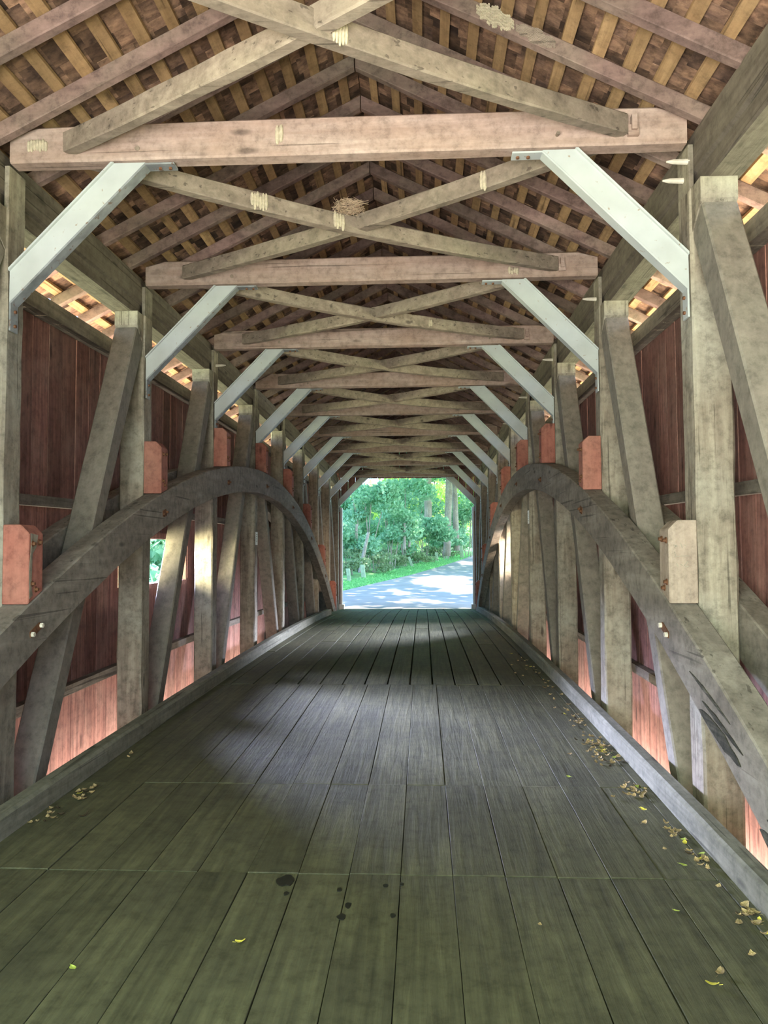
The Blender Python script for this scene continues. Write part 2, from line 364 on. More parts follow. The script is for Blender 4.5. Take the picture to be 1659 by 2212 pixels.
for s in (-1, 1):
    side = 'left' if s < 0 else 'right'
    for i in range(16):
        x = .13 + .195*i; m = MB(); n = 14; rg = []
        a = math.atan(RS); ww = .036*R.uniform(.9, 1.1)
        for k in range(n+1):
            y = RY0 + (RY1-RY0)*k/n; wob = .006*noise.noise(Vector((i*3.3, y*.8, s*5)))
            rg.append([roofpt(s*(x-ww+wob), y, .121), roofpt(s*(x+ww+wob), y, .121), roofpt(s*(x+ww+wob), y, .144), roofpt(s*(x-ww+wob), y, .144)])
        m.ring_sweep(rg)
        tag(m.build('roof_lath', M['lath'], loc=(s*x, 12.8, raf(x)+.13)), f'tan roof lath, {ordn(i+1)} down from the ridge on the {side} slope', 'lath', 'long laths carrying the roof shingles')
for s in (-1, 1):
    side = 'left' if s < 0 else 'right'; cnt = 0
    for j in range(-2, 36):
        y = 4.93 + .605*j; cnt += 1
        if y > 26: break
        m = MB(); a = roofpt(s*.005, y, .06); b = roofpt(s*3.13, y, .06)
        m.timber(a, b, (0, .07, 0), (0, 0, .118), bev=.006, seg=6, amp=.006, seed=j+40*s)
        tag(m.build('rafter', M['rafter'], loc=(s*1.7, y, raf(1.7)+prof(y))), f'brown rafter of the {side} roof slope, {ordn(cnt)} from the camera', 'rafter', 'rafters under the roof')

# ------------------------------------------------------------------ chords and plates
for s in (-1, 1):
    side = 'left' if s < 0 else 'right'
    m = MB(); rg = []; n = 22
    for k in range(n+1):
        y = -.3 + 26.2*k/n; p = prof(y)
        q = lambda a: a + .006*noise.noise(Vector((y*2, a*9, s*3)))
        rg.append([(s*2.347, y, p+4.335), (s*2.335, y, p+4.325), (s*2.335, y, p+q(4.17)), (s*2.36, y, p+q(4.155)), (s*2.36, y, p+4.055), (s*2.372, y, p+4.043), (s*2.57, y, p+4.043), (s*2.58, y, p+4.055), (s*2.58, y, p+4.335)])
    m.ring_sweep(rg)
    top = empty('top_chord', (s*2.44, 12.8, 4.04+prof(12.8)), f'heavy dark squared top timber running the length of the {side} truss over its posts', 'beam', 'top chords')
    m.build('chord_timber', M['chord'], top, (s*2.44, 12.8, 4.04+prof(12.8)))
    m = MB(); rg = []
    for k in range(n+1):
        y = -.3 + 26.2*k/n; p = prof(y)
        rg.append([(s*2.345, y, p+4.337), (s*2.345, y, p+4.43), (s*2.54, y, p+4.325), (s*2.54, y, p+4.337)][:3]+[(s*2.54, y, p+4.337)][:0]+[(s*2.54, y, p+4.336)])
    m.ring_sweep(rg); m.build('rafter_plate', M['chord'], top, (s*2.44, 12.8, 4.34+prof(12.8)))
    m = MB(); rg = []
    for k in range(n+1):
        y = -.3 + 26.2*k/n; p = prof(y)
        rg.append([(s*2.26, y, p-.75), (s*2.26, y, p-.42), (s*2.545, y, p-.42), (s*2.545, y, p-.75)])
    m.ring_sweep(rg)
    tag(m.build('bottom_chord', M['chord'], loc=(s*2.44, 12.8, -.4)), kind='structure')

# ------------------------------------------------------------------ arches
def arch(s, xa, xb, label, n=60, y0=2.42, y1=23.45):
    root = empty('timber_arch', (s*(xa+xb)/2, YM, 3.0), label, 'arch', 'curved timber arches of the trusses')
    m = MB(); rg = []
    x0, x1 = s*xa, s*xb
    for k in range(n+1):
        y = y0 + (y1-y0)*k/n
        sl_ = -.0562*(y-12.80); nl = math.sqrt(1+sl_*sl_)
        q = Vector((y*2.3, s*4+xa, 0)); d = .010
        e = lambda i: .006*noise.noise(q+Vector((0, 0, i*3.3)))
        zt, zb = arch_top(y)+e(1), arch_bot(y)+e(2)
        rg.append([(x0+s*e(3), y, zt-d), (x0+s*d, y, zt), (x1-s*d, y, zt), (x1, y, zt-d), (x1, y, zb+d), (x1-s*d, y, zb), (x0+s*d, y, zb), (x0+s*e(4), y, zb+d)])
    m.ring_sweep(rg); m.build('arch_timber', M['arch'], root, root['wloc'])
    return root
for s in (-1, 1):
    side = 'left' if s < 0 else 'right'
    rt = arch(s, 2.112, 2.298, f'inner curved timber arch along the {side} truss, facing the roadway')
    for k in range(1, 9):
        if k == 9: continue
        yc = Y(k)+.11; zc = (arch_top(yc)+arch_bot(yc))/2 - .03; sl_ = -.0562*(yc-12.8); a = math.atan(sl_)
        if zc < .3: continue
        pt = MB(); t = Vector((0, math.cos(a), math.sin(a))); u = Vector((0, -math.sin(a), math.cos(a))); c = Vector((s*2.112, yc, zc)); nrm = Vector((-s, 0, 0))
        w_, h_ = (.085, .026) if k == 1 else (.06, .035)
        ring = [c+t*w_*a_+u*h_*b_ for a_, b_ in ((1,.3),(.7,1),(-.9,1),(-1,-.5),(-.6,-1),(.9,-1))]
        pt.prism([v for v in ring], [v+nrm*.006 for v in ring])
        pl = pt.build('bolt_plate', M['rust'], rt, c)
        for q in (-1, 1):
            bm_ = MB(); bm_.cyl(c+t*w_*.75*q+nrm*.004, nrm, .013 if k > 1 else .017, .022, 6)
            bm_.build('bolt', M['peg'] if k == 1 else M['rust'], pl, c)
    if s > 0:
        for (ya_, yb_, off, th, sd) in ((3.98, 4.55, -.02, .045, 1), (3.95, 4.5, .06, .016, 2), (4.1, 4.7, .105, .012, 5), (3.2, 3.78, -.05, .06, 3), (3.25, 3.7, .06, .018, 4)):
            g_ = MB(); top_ = []; bot_ = []
            for i_ in range(15):
                t_ = i_/14; yy = ya_ + (yb_-ya_)*t_; zz = arch_bot(yy)+.10+off - (t_-.5)*.10; hh = th*math.sin(PI*t_)**.7*(1+.5*noise.noise(Vector((t_*7, sd, 0))))
                top_.append((yy, zz+hh)); bot_.append((yy, zz-hh*.8))
            ring_ = top_ + bot_[::-1]
            g_.prism([(2.1065, a_, b_) for a_, b_ in ring_], [(2.1135, a_, b_) for a_, b_ in ring_])
            g_.build('splintered_scar', M['scar'], rt, (2.11, ya_, arch_bot(ya_)))
    arch(s, 2.555, 2.72, f'outer curved timber arch of the {side} truss, behind its posts and braces')

# ------------------------------------------------------------------ posts, braces, bearing blocks
for s in (-1, 1):
    side = 'left' if s < 0 else 'right'
    for k in range(1, 10):
        y0 = Y(k) - (.12 if k == 9 else 0); p = prof(y0)
        desc = {1: 'nearest', 9: 'last, in the far portal'}.get(k, ordn(k)+' from the camera')
        root = empty('truss_post', (s*2.43, y0+.11, p-.42), f'upright grey timber post of the {side} truss, {desc}' + ('' if k in (9,) else ', ' + ('with bare grey block' if (s > 0 and k == 1) else 'with red block')) , 'post', 'truss posts')
        if k >= 8: root['label'] = f'upright grey timber post of the {side} truss, {"last before the far portal" if k == 8 else "standing in the far portal"}'
        m = MB(); m.timber((s*2.425, y0+.1175, p-.42), (s*2.425, y0+.1175, p+4.043), (.25, 0, 0), (0, .235, 0), bev=.016, seg=18, amp=.010, seed=k+20*s)
        m.build('post_shaft', M['post'], root, (s*2.425, y0+.11, p-.42))
        tn = MB(); tn.box(*sorted((s*2.302, s*2.334)), y0+.012, y0+.225, p+4.035, p+4.343); tn.build('post_tenon', M['post'], root, (s*2.31, y0+.1, p+4.2))
        # shoulder that the brace butts into
        for q in ((1,) if k < 4 else (1, -1) if k == 4 else (-1,)):
            if k == 9: continue
            f = (lambda a: y0 + a) if q == 1 else (lambda a: y0 + .235 - a)
            m = MB()
            m.prism([(s*2.312, f(yy), p+zz) for yy, zz in ((0, 4.04), (-.165, 4.04), (-.165, 3.90), (-.13, 3.86), (0, 3.75))],
                    [(s*2.545, f(yy), p+zz) for yy, zz in ((0, 4.04), (-.165, 4.04), (-.165, 3.90), (-.13, 3.86), (0, 3.75))])
            m.build('post_shoulder', M['post'], root, (s*2.43, y0, p+3.9))
            m = MB()
            pts = [(-.002, 3.745), (-.135, 3.855), (-.168, 3.88), (-1.15, 1.84), (-2.05, 0), (-2.25, -.42), (-2.05, -.42), (-1.86, 0), (-.96, 1.84), (-.002, 3.70)]
            m.prism([(s*2.315, f(yy), prof(f(yy))*.5+p*.5+zz) for yy, zz in pts], [(s*2.54, f(yy), prof(f(yy))*.5+p*.5+zz) for yy, zz in pts])
            which = 'rising away from the camera to' if q == 1 else 'rising towards the camera to'
            o = m.build('diagonal_brace', M['brace'], loc=(s*2.43, f(-1), p+1.8))
            bv = o.modifiers.new('bevel', 'BEVEL'); bv.width = .012; bv.segments = 1; bv.limit_method = 'ANGLE'
            tag(o, f'flat diagonal timber of the {side} truss, {which} {ordn(k)} post head', 'brace', 'diagonal truss braces')
        if k == 9: continue
        # bearing block above the arch
        zt = {1: 1.86, 2: 2.745, 3: 3.27, 4: 3.42, 5: 3.27, 6: 2.75, 7: 1.86, 8: .86}[k] + p
        ya, yb = y0+.006, y0+.2
        m = MB()
        def bl(yy):
            zb = arch_top(yy)+.008
            return [(s*2.296, yy, zb), (s*2.296, yy, zt), (s*2.175, yy, zt), (s*2.114, yy, zt-.06), (s*2.112, yy, zb)]
        m.prism(bl(ya), bl(yb))
        o = m.build('bearing_block', M['greyblock'] if (s > 0 and k == 1) else M['redblock'], root, (s*2.2, y0+.1, zt-.5))
        bv = o.modifiers.new('bevel', 'BEVEL'); bv.width = .006; bv.segments = 1; bv.limit_method = 'ANGLE'
        o['label'] = 'bare grey block bolted to the post above the arch' if (s > 0 and k == 1) else 'red painted block bolted to the post above the arch'
        for dz, dy in ((-.13, .05), (-.12, .14), (-.44, .10), (-.40, .05)):
            z_ = zt+dz
            if z_ < arch_top(y0+dy)+.03: continue
            bb = MB(); bb.cyl((s*2.113, y0+dy, z_), (-s, 0, 0), .021, .006, 10); bb.cyl((s*2.107, y0+dy, z_), (-s, 0, 0), .012, .018, 6); bb.build('bolt', M['rust'], o, (s*2.113, y0+dy, z_))
        if s < 0 and k == 1:      # bare timber where the red paint has gone
            wv = MB(); ring = [(s*2.111, y0+.008, 1.55+p), (s*2.111, y0+.03, 1.72+p), (s*2.111, y0+.022, 1.8+p), (s*2.111, y0+.12, 1.79+p), (s*2.111, y0+.10, 1.71+p), (s*2.111, y0+.05, 1.66+p), (s*2.111, y0+.04, 1.45+p), (s*2.111, y0+.06, 1.38+p), (s*2.111, y0+.02, 1.36+p)]
            wv.prism(ring, [(a-s*-.002*-1, b, c) for a, b, c in ring]); wv.build('worn_paint_patch', M['post'], o, (s*2.111, y0, 1.6))
        # pale pegs by the joint
        if s > 0 or k == 3:
            for (dz, dy) in ((4.235, .03), (4.15, .12)):
                if k > 1 and dz > 4.2: continue
                pg = MB(); pg.cyl((s*2.31, y0+dy, p+dz), (-s, 0, .03), .020, .10, 8, .016); pg.cyl((s*2.21, y0+dy, p+dz+.003), (-s, 0, .03), .016, .045, 8, .006)
                pg.build('peg', M['peg'], root, (s*2.3, y0+dy, p+dz))
        # post 1 on the right: carved scratches on the block
        if s > 0 and k == 1:
            sc = MB()
            for (xa, za, xb, zb) in ((2.145,1.70,2.17,1.685),(2.165,1.70,2.15,1.68),(2.19,1.71,2.2,1.68),(2.21,1.70,2.225,1.69),(2.15,1.625,2.24,1.628),(2.155,1.63,2.15,1.655),(2.16,1.58,2.17,1.56),(2.185,1.575,2.20,1.565),(2.205,1.56,2.235,1.595),(2.215,1.56,2.235,1.56)):
                a_ = Vector((xa, y0+.0045, za+p)); b_ = Vector((xb, y0+.0045, zb+p)); d_ = (b_-a_).normalized().cross(Vector((0,1,0)))*.0022
                sc.prism([a_-d_, b_-d_, b_+d_, a_+d_], [v+Vector((0,.002,0)) for v in (a_-d_, b_-d_, b_+d_, a_+d_)])
            sc.build('carved_scratches', M['post'], o, (2.2, y0, 1.6))

# ------------------------------------------------------------------ tie beams, lateral braces, steel knees
for k in range(1, 10):
    y0 = Y(k); p = prof(y0)
    b0, b1 = 4.348 + p, 4.60 + p
    desc = {1: 'nearest and largest', 9: 'last, forming the head of the far portal'}.get(k, ordn(k)+' from the camera')
    root = empty('tie_beam', (0, y0, b0), f'pinkish squared beam spanning between the two trusses, {desc}', 'beam', 'tie beams across the bridge')
    m = MB(); n = 24; rg = []
    for i in range(n+1):
        x = -2.295 + 4.59*i/n; q = Vector((x*1.5, k*7.7, 0)); e = lambda j: .006*noise.noise(q+Vector((0,0,j*4)))
        tp = min(b1 + .012*math.sin(PI*i/n) if k == 1 else b1, raf(x)+p+.10) + e(1)*.5
        bt = b0 + .004 + abs(e(2)); tilt = -.004*x
        rg.append([(x, y0+.012, bt), (x, y0+e(3), bt+.012+tilt*0), (x, y0+e(4), tp-.012), (x, y0+.012, tp), (x, y0+.118, tp), (x, y0+.128, tp-.012), (x, y0+.128, bt+.012), (x, y0+.118, bt)])
    m.ring_sweep(rg); m.build('beam_timber', M['tie'], root, (0, y0, b0))
    if k < 9:
        wd = MB(); wd.box(1.905, 1.975, y0-.03, y0+.002, p+4.40, p+4.47); wd.box(1.925, 1.96, y0-.05, y0+.002, p+4.43, p+4.53)
        wd.build('wedge', M['tie'], root, (1.93, y0, p+4.44))
        pg = MB(); pg.cyl((1.445, y0+.002, p+4.43), (0, -1, -.2), .012, .05, 8); pg.build('peg', M['lateral'], root, (1.445, y0, p+4.43))
        kn = MB(); kn.cyl((-1.4, y0+.003, p+4.43), (0, -1, 0), .018, .008, 10); kn.build('peg', M['lateral'], root, (-1.4, y0, p+4.43))
for k in range(0, 9):
    ya, yb = Y(k)+.13, Y(k+1)-.001; pa, pb = prof(ya), prof(yb)
    for d in (-1, 1):
        m = MB()
        a = Vector((d*1.88, ya, 4.47+pa + (.02 if d > 0 else 0))); b = Vector((-d*1.88, yb, 4.475+pb))
        dr = (b-a).normalized(); side_v = Vector((0,0,1)).cross(dr).normalized()
        a2 = a
        m.timber(a2 if k > 0 else a2, b, side_v*.085, (0,0,.14), bev=.008, seg=14, amp=.008, sag=.075 if d < 0 else .055, seed=k*2+d)
        lab = ('nearest pair' if k == 0 else f'pair between the {ordn(k)} and {ordn(k+1)} tie beams' if k < 8 else 'pair just before the far portal')
        tag(m.build('lateral_brace', M['lateral'], loc=(0, (ya+yb)/2, 4.4+pa)), f'thin crossing timber running far {"left" if d > 0 else "right"}, {lab}', 'brace', 'crossing lateral braces under the roof')
for s in (-1, 1):
    side = 'left' if s < 0 else 'right'
    for k in range(1, 10):
        y0 = Y(k) + .015; p = prof(y0)
        desc = {1: 'nearest', 9: 'in the far portal'}.get(k, ordn(k)+' from the camera')
        root = empty('steel_knee_brace', (s*2.29, y0, p+3.2), f'white painted steel knee strut at the {side} truss, {desc}', 'brace', 'white steel knee braces')
        P = lambda x, z, y: (s*x, y, p+z)
        web = [(2.288, 3.385), (1.35, 4.338), (1.565, 4.338), (2.288, 3.60)]
        m = MB(); m.prism([P(x, z, y0) for x, z in web], [P(x, z, y0+.012) for x, z in web]); m.build('web', M['steel'], root, (s*1.9, y0, p+3.9))
        m = MB(); path = [(2.288, 3.19), (2.288, 3.385), (1.352, 4.334), (1.15, 4.334)]; ins = [(2.276, 3.19), (2.276, 3.378), (1.347, 4.322), (1.15, 4.322)]
        m.prism([P(x, z, y0) for x, z in path+ins[::-1]], [P(x, z, y0+.095) for x, z in path+ins[::-1]])
        fl_ = m.build('flange', M['steel'] if s > 0 else M['galv'], root, (s*1.9, y0, p+3.9))
        for (bx, bz, dr) in ((1.19, 4.322, (0,0,-1)), (1.26, 4.322, (0,0,-1)), (2.276, 3.23, (-s,0,0)), (2.276, 3.33, (-s,0,0))):
            b_ = MB(); b_.cyl(P(bx, bz, y0+.05), dr, .012, .014, 6); b_.build('bolt', M['rust'], fl_, P(bx, bz, y0+.05))
        m = MB(); lp = [(1.565, 4.338), (2.288, 3.60), (2.288, 3.618), (1.583, 4.338)]
        m.prism([P(x, z, y0-.022) for x, z in lp], [P(x, z, y0+.05) for x, z in lp]); m.build('upper_lip', M['steel'], root, (s*1.9, y0, p+3.9))

# ------------------------------------------------------------------ curbs
for s, xi, y1, lab in ((-1, 1.939, 20.7, 'long weathered timber curb along the left edge of the deck'), (1, 2.096, 22.35, 'long weathered timber curb along the right edge of the deck, with dry leaves against it')):
    m = MB(); rg = []; n = 40; xo = 2.06 if s < 0 else 2.2
    if s < 0: xo = 2.055
    for k in range(n+1):
        y = -.5 + (y1+.5)*k/n; z = dprof(y); q = Vector((y*1.9, s*3, 0)); e = lambda j: .004*noise.noise(q+Vector((0,0,j*3)))
        bv = .02+e(5)
        rg.append([(s*(xi+e(1)), y, z+.002), (s*(xi+e(2)), y, z+.147-bv), (s*(xi+bv), y, z+.147+e(3)), (s*(xo-.01), y, z+.147+e(4)), (s*xo, y, z+.135), (s*xo, y, z+.002)])
    m.ring_sweep(rg)
    tag(m.build('curb_timber', M['curb'], loc=(s*xi, 10, 0)), lab, 'curb', 'deck curbs')

# ------------------------------------------------------------------ portals
def gable(y, name, kn=True):
    m = MB(); p = prof(y); x = -3.0
    def ztop(x): return raf(x)+.11+p
    while x < 3.0:
        x0, x1 = x+.003, min(x+.25, 3.0)-.003; x += .25; xm = min(abs(x0), abs(x1))
        def zbot(x):
            a = abs(x)
            return p-.4 if a > 2.262 else (p+3.46 + (2.262-a)*.93 if a > 1.30 else p+4.33)
        for (a, b) in ((x0, x1),):
            cuts = sorted(set([a] + [c for c in (-2.262, -1.3, 0, 1.3, 2.262) if a < c < b] + [b]))
            for u, v in zip(cuts[:-1], cuts[1:]):
                e = 1e-4
                zb0, zb1 = zbot(u+e), zbot(v-e)
                m.prism([(u, y, zb0), (v, y, zb1), (v, y, ztop(v)), (u, y, ztop(u))], [(u, y+.025, zb0), (v, y+.025, zb1), (v, y+.025, ztop(v)), (u, y+.025, ztop(u))])
    return tag(m.build(name, M['siding'], loc=(0, y, 0)), kind='structure')
gable(26.02, 'wall_far'); gable(-.42, 'wall_near')
i = 0
for s in (-1, 1):
    i += 1; m = MB(); z0 = dprof(26)-.02
    m.box(*sorted((s*2.20, s*2.262)), 25.97, 26.16, z0, z0+3.45); m.box(*sorted((s*2.262, s*2.42)), 26.05, 26.16, z0, z0+3.45)
    m.box(*sorted((s*2.14, s*2.30)), 25.90, 26.18, z0-.05, z0+.18)
    tag(m.build(f'trim_{i}', M['white_trim'], loc=(s*2.25, 26.05, z0)), kind='structure')

# ------------------------------------------------------------------ small things on the timbers
for s, y, z, xx, lab in ((-1, Y(4)+.12, 1.80, 2.298, 'small white printed notice on the inner side of the fourth left post'), (1, Y(4)+.10, 2.13, 2.298, 'small white printed notice on the inner side of the fourth right post')):
    p = prof(y); m = MB(); m.box(*sorted((s*xx, s*(xx-.006))), y-.075, y+.075, z+p-.11, z+p+.11)
    o = tag(m.build('notice_plate', M['plate'], loc=(s*xx, y, z+p)), lab, 'sign', 'white notices on the posts')
    m = MB()
    for i_ in range(5): m.box(*sorted((s*(xx-.0075), s*(xx-.006))), y-.05, y+.05-.012*(i_ % 3), z+p+.06-i_*.03, z+p+.068-i_*.03)
    m.build('print', M['ink'], o, (s*xx, y, z+p))
# bird nest
nx, ny, nz = -.06, Y(1)+1.20, 4.50+prof(6)
m = MB(); rn = random.Random(3)
for i_ in range(230):
    a = rn.uniform(0, 2*PI); rad = rn.uniform(.03, .095); c = Vector((nx+rad*math.cos(a)*1.25, ny+rad*math.sin(a), nz+rn.uniform(-.03, .045)))
    d = Vector((-math.sin(a)+rn.uniform(-.6, .6), math.cos(a)+rn.uniform(-.6, .6), rn.uniform(-.3, .45))).normalized()
    m.cyl(c-d*.05, d, .0016, rn.uniform(.06, .15), 4)
tag(m.build('bird_nest', M['straw'], loc=(nx, ny, nz)), 'straw bird nest lying where the crossing braces meet behind the first tie beam', 'nest')
# mud wasp nests
def mud(c, t, u, nrm, w_, h_, name, label, tubes=5, dots=False):
    m = MB(); c = Vector(c); t = Vector(t).normalized(); u = Vector(u).normalized(); nrm = Vector(nrm).normalized(); rq = random.Random(int(w_*1000)+tubes)
    if not dots:
        for i_ in range(tubes):
            q = (i_+.5)/tubes*2-1; ln = h_*rq.uniform(.75, 1.1); cc = c + t*q*w_/2 + u*rq.uniform(-.1, .1)*h_
            r_ = w_/tubes*.62
            rg = []
            for kk in range(7):
                z = -1+2*kk/6; k2 = (1-abs(z)**4*.6)
                rg.append([cc + u*z*ln/2 + (t*math.cos(a)+nrm*math.sin(a))*r_*k2*(1+.08*math.sin(kk*3)) for a in [2*PI*j/8 for j in range(8)]])
            m.ring_sweep(rg)
    else:
        nx_, ny_ = 22, 7
        for i_ in range(nx_):
            for j in range(ny_):
                a = (i_/(nx_-1)*2-1); b = (j/(ny_-1)*2-1)
                if a*a*.9+b*b > 1.15 + rq.uniform(-.15, .1): continue
                cc = c + t*a*w_/2 + u*b*h_/2 + u*math.sin(a*9)*h_*.06
                r_ = w_/nx_*.62; hh = .012*(1.3-a*a*.6-b*b*.6)+rq.uniform(0, .003)
                ring0 = [cc + (t*math.cos(q)+u*math.sin(q))*r_*1.15 for q in [2*PI*z/8 for z in range(8)]]
                ring1 = [v + nrm*hh for v in [cc + (t*math.cos(q)+u*math.sin(q))*r_ for q in [2*PI*z/8 for z in range(8)]]]
                ring2 = [v + nrm*hh for v in [cc + (t*math.cos(q)+u*math.sin(q))*r_*.4 for q in [2*PI*z/8 for z in range(8)]]]
                ring3 = [v - nrm*.006 for v in ring2]
                m.ring_sweep([ring0, ring1, ring2, ring3])
    return tag(m.build(name, M['mud'], loc=c), label, 'wasp nest', 'mud wasp nests on the timbers')
ys = Y(1)+.001
yr = 4.93-.037
for x, w_, h_, dz, lab in ((.53, .13, .13, .065, 'pale porous wasp nest, upper piece, on the face of the second rafter at the upper right'),):
    pass
mud((1.03, 4.93-.036, raf(1.03)+.062+prof(4.93)), (1, 0, -RS), (0, 0, 1), (0, -1, .1), .26, .13, 'wasp_nest', 'pale dotted wasp nest on the right roof rafter near the top of the picture', 20, True)
o = mud((1.29, 4.93-.036, raf(1.29)+.055+prof(4.93)), (1, 0, -RS), (0, 0, 1), (0, -1, .1), .27, .09, 'wasp_nest', 'greyish rougher wasp nest just right of the pale dotted one on the same rafter', 18, True)
o.data.materials[0] = M['lateral']
def on_lateral(k, d, x, w_, h_, lab, tubes=5, dz=0):
    ya, yb = Y(k)+.13, Y(k+1); t = (x - d*1.88)/(-d*3.76); y = ya + (yb-ya)*t
    z = 4.47 + prof(y) - (.075 if d < 0 else .055)*math.sin(PI*t) + (.01 if d > 0 else 0) + dz
    dr = Vector((-d*3.76, yb-ya, 0)).normalized(); nrm = Vector((dr.y, -dr.x, 0)); 
    if nrm.y > 0: nrm = -nrm
    return mud(Vector((x, y, z)) + nrm*.0425, dr, (0, 0, 1), nrm, w_, h_, 'wasp_nest', lab, tubes)
on_lateral(1, -1, -.76, .14, .13, 'cream mud nest left of centre on the crossing brace behind the first tie beam', 6)
on_lateral(1, -1, -.17, .10, .13, 'cream mud nest beside the bird nest on the crossing brace', 4)
on_lateral(1, 1, 1.03, .05, .14, 'narrow upright mud nest on the right crossing brace behind the first tie beam', 2)
on_lateral(0, -1, .1, .09, .14, 'pale mud streak on the nearest crossing brace, near the top of the picture', 5)
on_lateral(2, -1, .62, .05, .08, 'small mud nest on the right part of the crossing brace behind the second tie beam', 2)
mud((1.46, Y(2)-.004, 4.42+prof(Y(2))), (1, 0, 0), (0, 0, 1), (0, -1, 0), .10, .07, 'wasp_nest', 'small pale mud dab low on the right half of the second tie beam', 4)
mud((-2.1, Y(1)-.004, 4.47+prof(Y(1))), (1, 0, 0), (0, 0, 1), (0, -1, 0), .14, .08, 'wasp_nest', 'streaky mud nest at the left end of the nearest tie beam', 7)
mud((-.42, Y(1)-.004, 4.50+prof(Y(1))), (1, 0, 0), (0, 0, 1), (0, -1, 0), .05, .12, 'wasp_nest', 'flat cream mud scar left of the middle of the nearest tie beam', 2)
mud((-.48, 5.535-.037, raf(.48)+.06+prof(5.5)), (-1, 0, -RS), (.1, 0, 1), (0, -1, 0), .10, .10, 'wasp_nest', 'pale mud nest on the left rafter just above the nearest crossing brace', 5)

# ------------------------------------------------------------------ fallen leaves
def leafmesh(seed, ln=.05, wd=.022, curl=.4):
    rq = random.Random(seed); m = MB(); n = 7; rg = []; top = []; bot = []
    for i_ in range(n):
        t = i_/(n-1); w_ = wd*math.sin(PI*min(1, t*.92+.06))**.8*(1+.2*rq.uniform(-1, 1)); x = (t-.5)*ln
        zc = .004 + curl*ln*.35*(2*t-1)**2*rq.uniform(.7, 1.2); e = curl*wd*.5
        rg.append([(x, -w_, zc+e+.0006), (x, 0, zc+.0006), (x, w_, zc+e*.6+.0006), (x, w_, zc+e*.6), (x, 0, zc), (x, -w_, zc+e)])
    m.ring_sweep(rg); m.cyl((ln/2-.002, 0, .006), (1, .1, .2), .0009, ln*.3, 4); return m
protos = []
for i_, (mt, ln, wd, cu) in enumerate((('dryleaf', .05, .02, .8), ('dryleaf', .042, .017, 1.1), ('yellowleaf', .05, .016, .5), ('dryleaf', .06, .022, .6), ('greenleaf', .045, .017, .3), ('twig', .05, .014, .9))):
    m = leafmesh(i_+11, ln, wd, cu); me = m.build('fallen_leaf', M[mt], loc=(0,0,0)); protos.append(me)
rl = random.Random(21); LC = 0
def put_leaf(px_, x, y, label, group, sc=1.0, proto=None, dz=0):
    sc *= .75
    pr = protos[proto if proto is not None else rl.choices(range(6), (5, 4, 1.5, 4, .7, 2))[0]]
    c = pr.copy(); C.objects.link(c); c.location = (x, y, dprof(y)+.001+dz)
    c.rotation_euler = (rl.uniform(-.25, .25), rl.uniform(-.25, .25), rl.uniform(0, 2*PI)); k = sc*rl.uniform(.8, 1.25); c.scale = (k, k, k)
    c['label'] = label; c['category'] = 'leaf'
    if group: c['group'] = group
    return c
def scatter(n, x0, x1, y0, y1, label, group, clump=None, sc=1.0):
    for _ in range(n):
        if clump and rl.random() < .75:
            cx_, cy_, cr = rl.choice(clump); x = cx_ + rl.gauss(0, cr*.5); y = cy_ + rl.gauss(0, cr*1.3)
        else: x = x1 - abs(rl.gauss(0, (x1-x0)*.45)) if x1 > 0 else x0 + abs(rl.gauss(0, (x1-x0)*.45)); y = rl.uniform(y0, y1)
        x = min(max(x, -1.92), 2.07)
        put_leaf(0, x, y, label, group, sc, dz=rl.uniform(0, .012) if clump else 0)
scatter(85, 1.8, 2.06, 5.9, 8.0, 'small dry leaf in the long drift against the right curb beyond the second deck joint', 'drift of leaves by the right curb', [(1.98, 7.4, .10), (1.95, 6.7, .09), (1.98, 6.2, .12), (1.99, 6.45, .08)])
scatter(30, 1.75, 2.06, 8.0, 12.0, 'small dry leaf lying by the right curb near the middle of the bridge', 'sparse leaves at mid bridge')
scatter(26, 1.8, 2.06, 5.2, 5.55, 'small dry leaf in the clump by the right curb at the second deck joint', 'leaf clump by the second joint', [(1.97, 5.42, .06)])
scatter(48, 1.75, 2.06, 3.3, 5.1, 'small dry leaf scattered by the right curb in the foreground', 'foreground leaves by the right curb', [(2.02, 4.35, .05), (2.0, 4.7, .05), (2.02, 3.7, .05)])
scatter(26, -1.92, -1.72, 4.6, 6.2, 'small dry leaf scattered by the left curb in the foreground', 'foreground leaves by the left curb', [(-1.8, 5.25, .05), (-1.83, 4.85, .06)])
put_leaf(0, -.28, 3.42, 'narrow yellow leaf lying alone on the planks left of centre in the foreground', None, 1.3, 2)
put_leaf(0, -.93, 3.2, 'small pale green leaf on the planks at the lower left', None, .9, 4)
put_leaf(0, 1.66, 3.18, 'bright yellow leaf on the planks at the lower right', None, 1.4, 2)
put_leaf(0, 1.72, 3.26, 'tan leaf standing just above the bright yellow one at the lower right', None, 1.0, 0)
put_leaf(0, -1.24, 2.98, 'pale leaf at the bottom left edge of the deck', None, .9, 4)
put_leaf(0, -1.62, 4.85, 'dark curled leaf on the planks near the left curb', None, 1.5, 5)
put_leaf(0, 1.58, 5.75, 'yellow green leaf standing alone on the planks left of the leaf drift', None, 1.0, 4)
put_leaf(0, 1.05, 3.62, 'tiny orange leaf on the planks right of centre', None, .6, 3)
for o in protos: bpy.data.objects.remove(o)

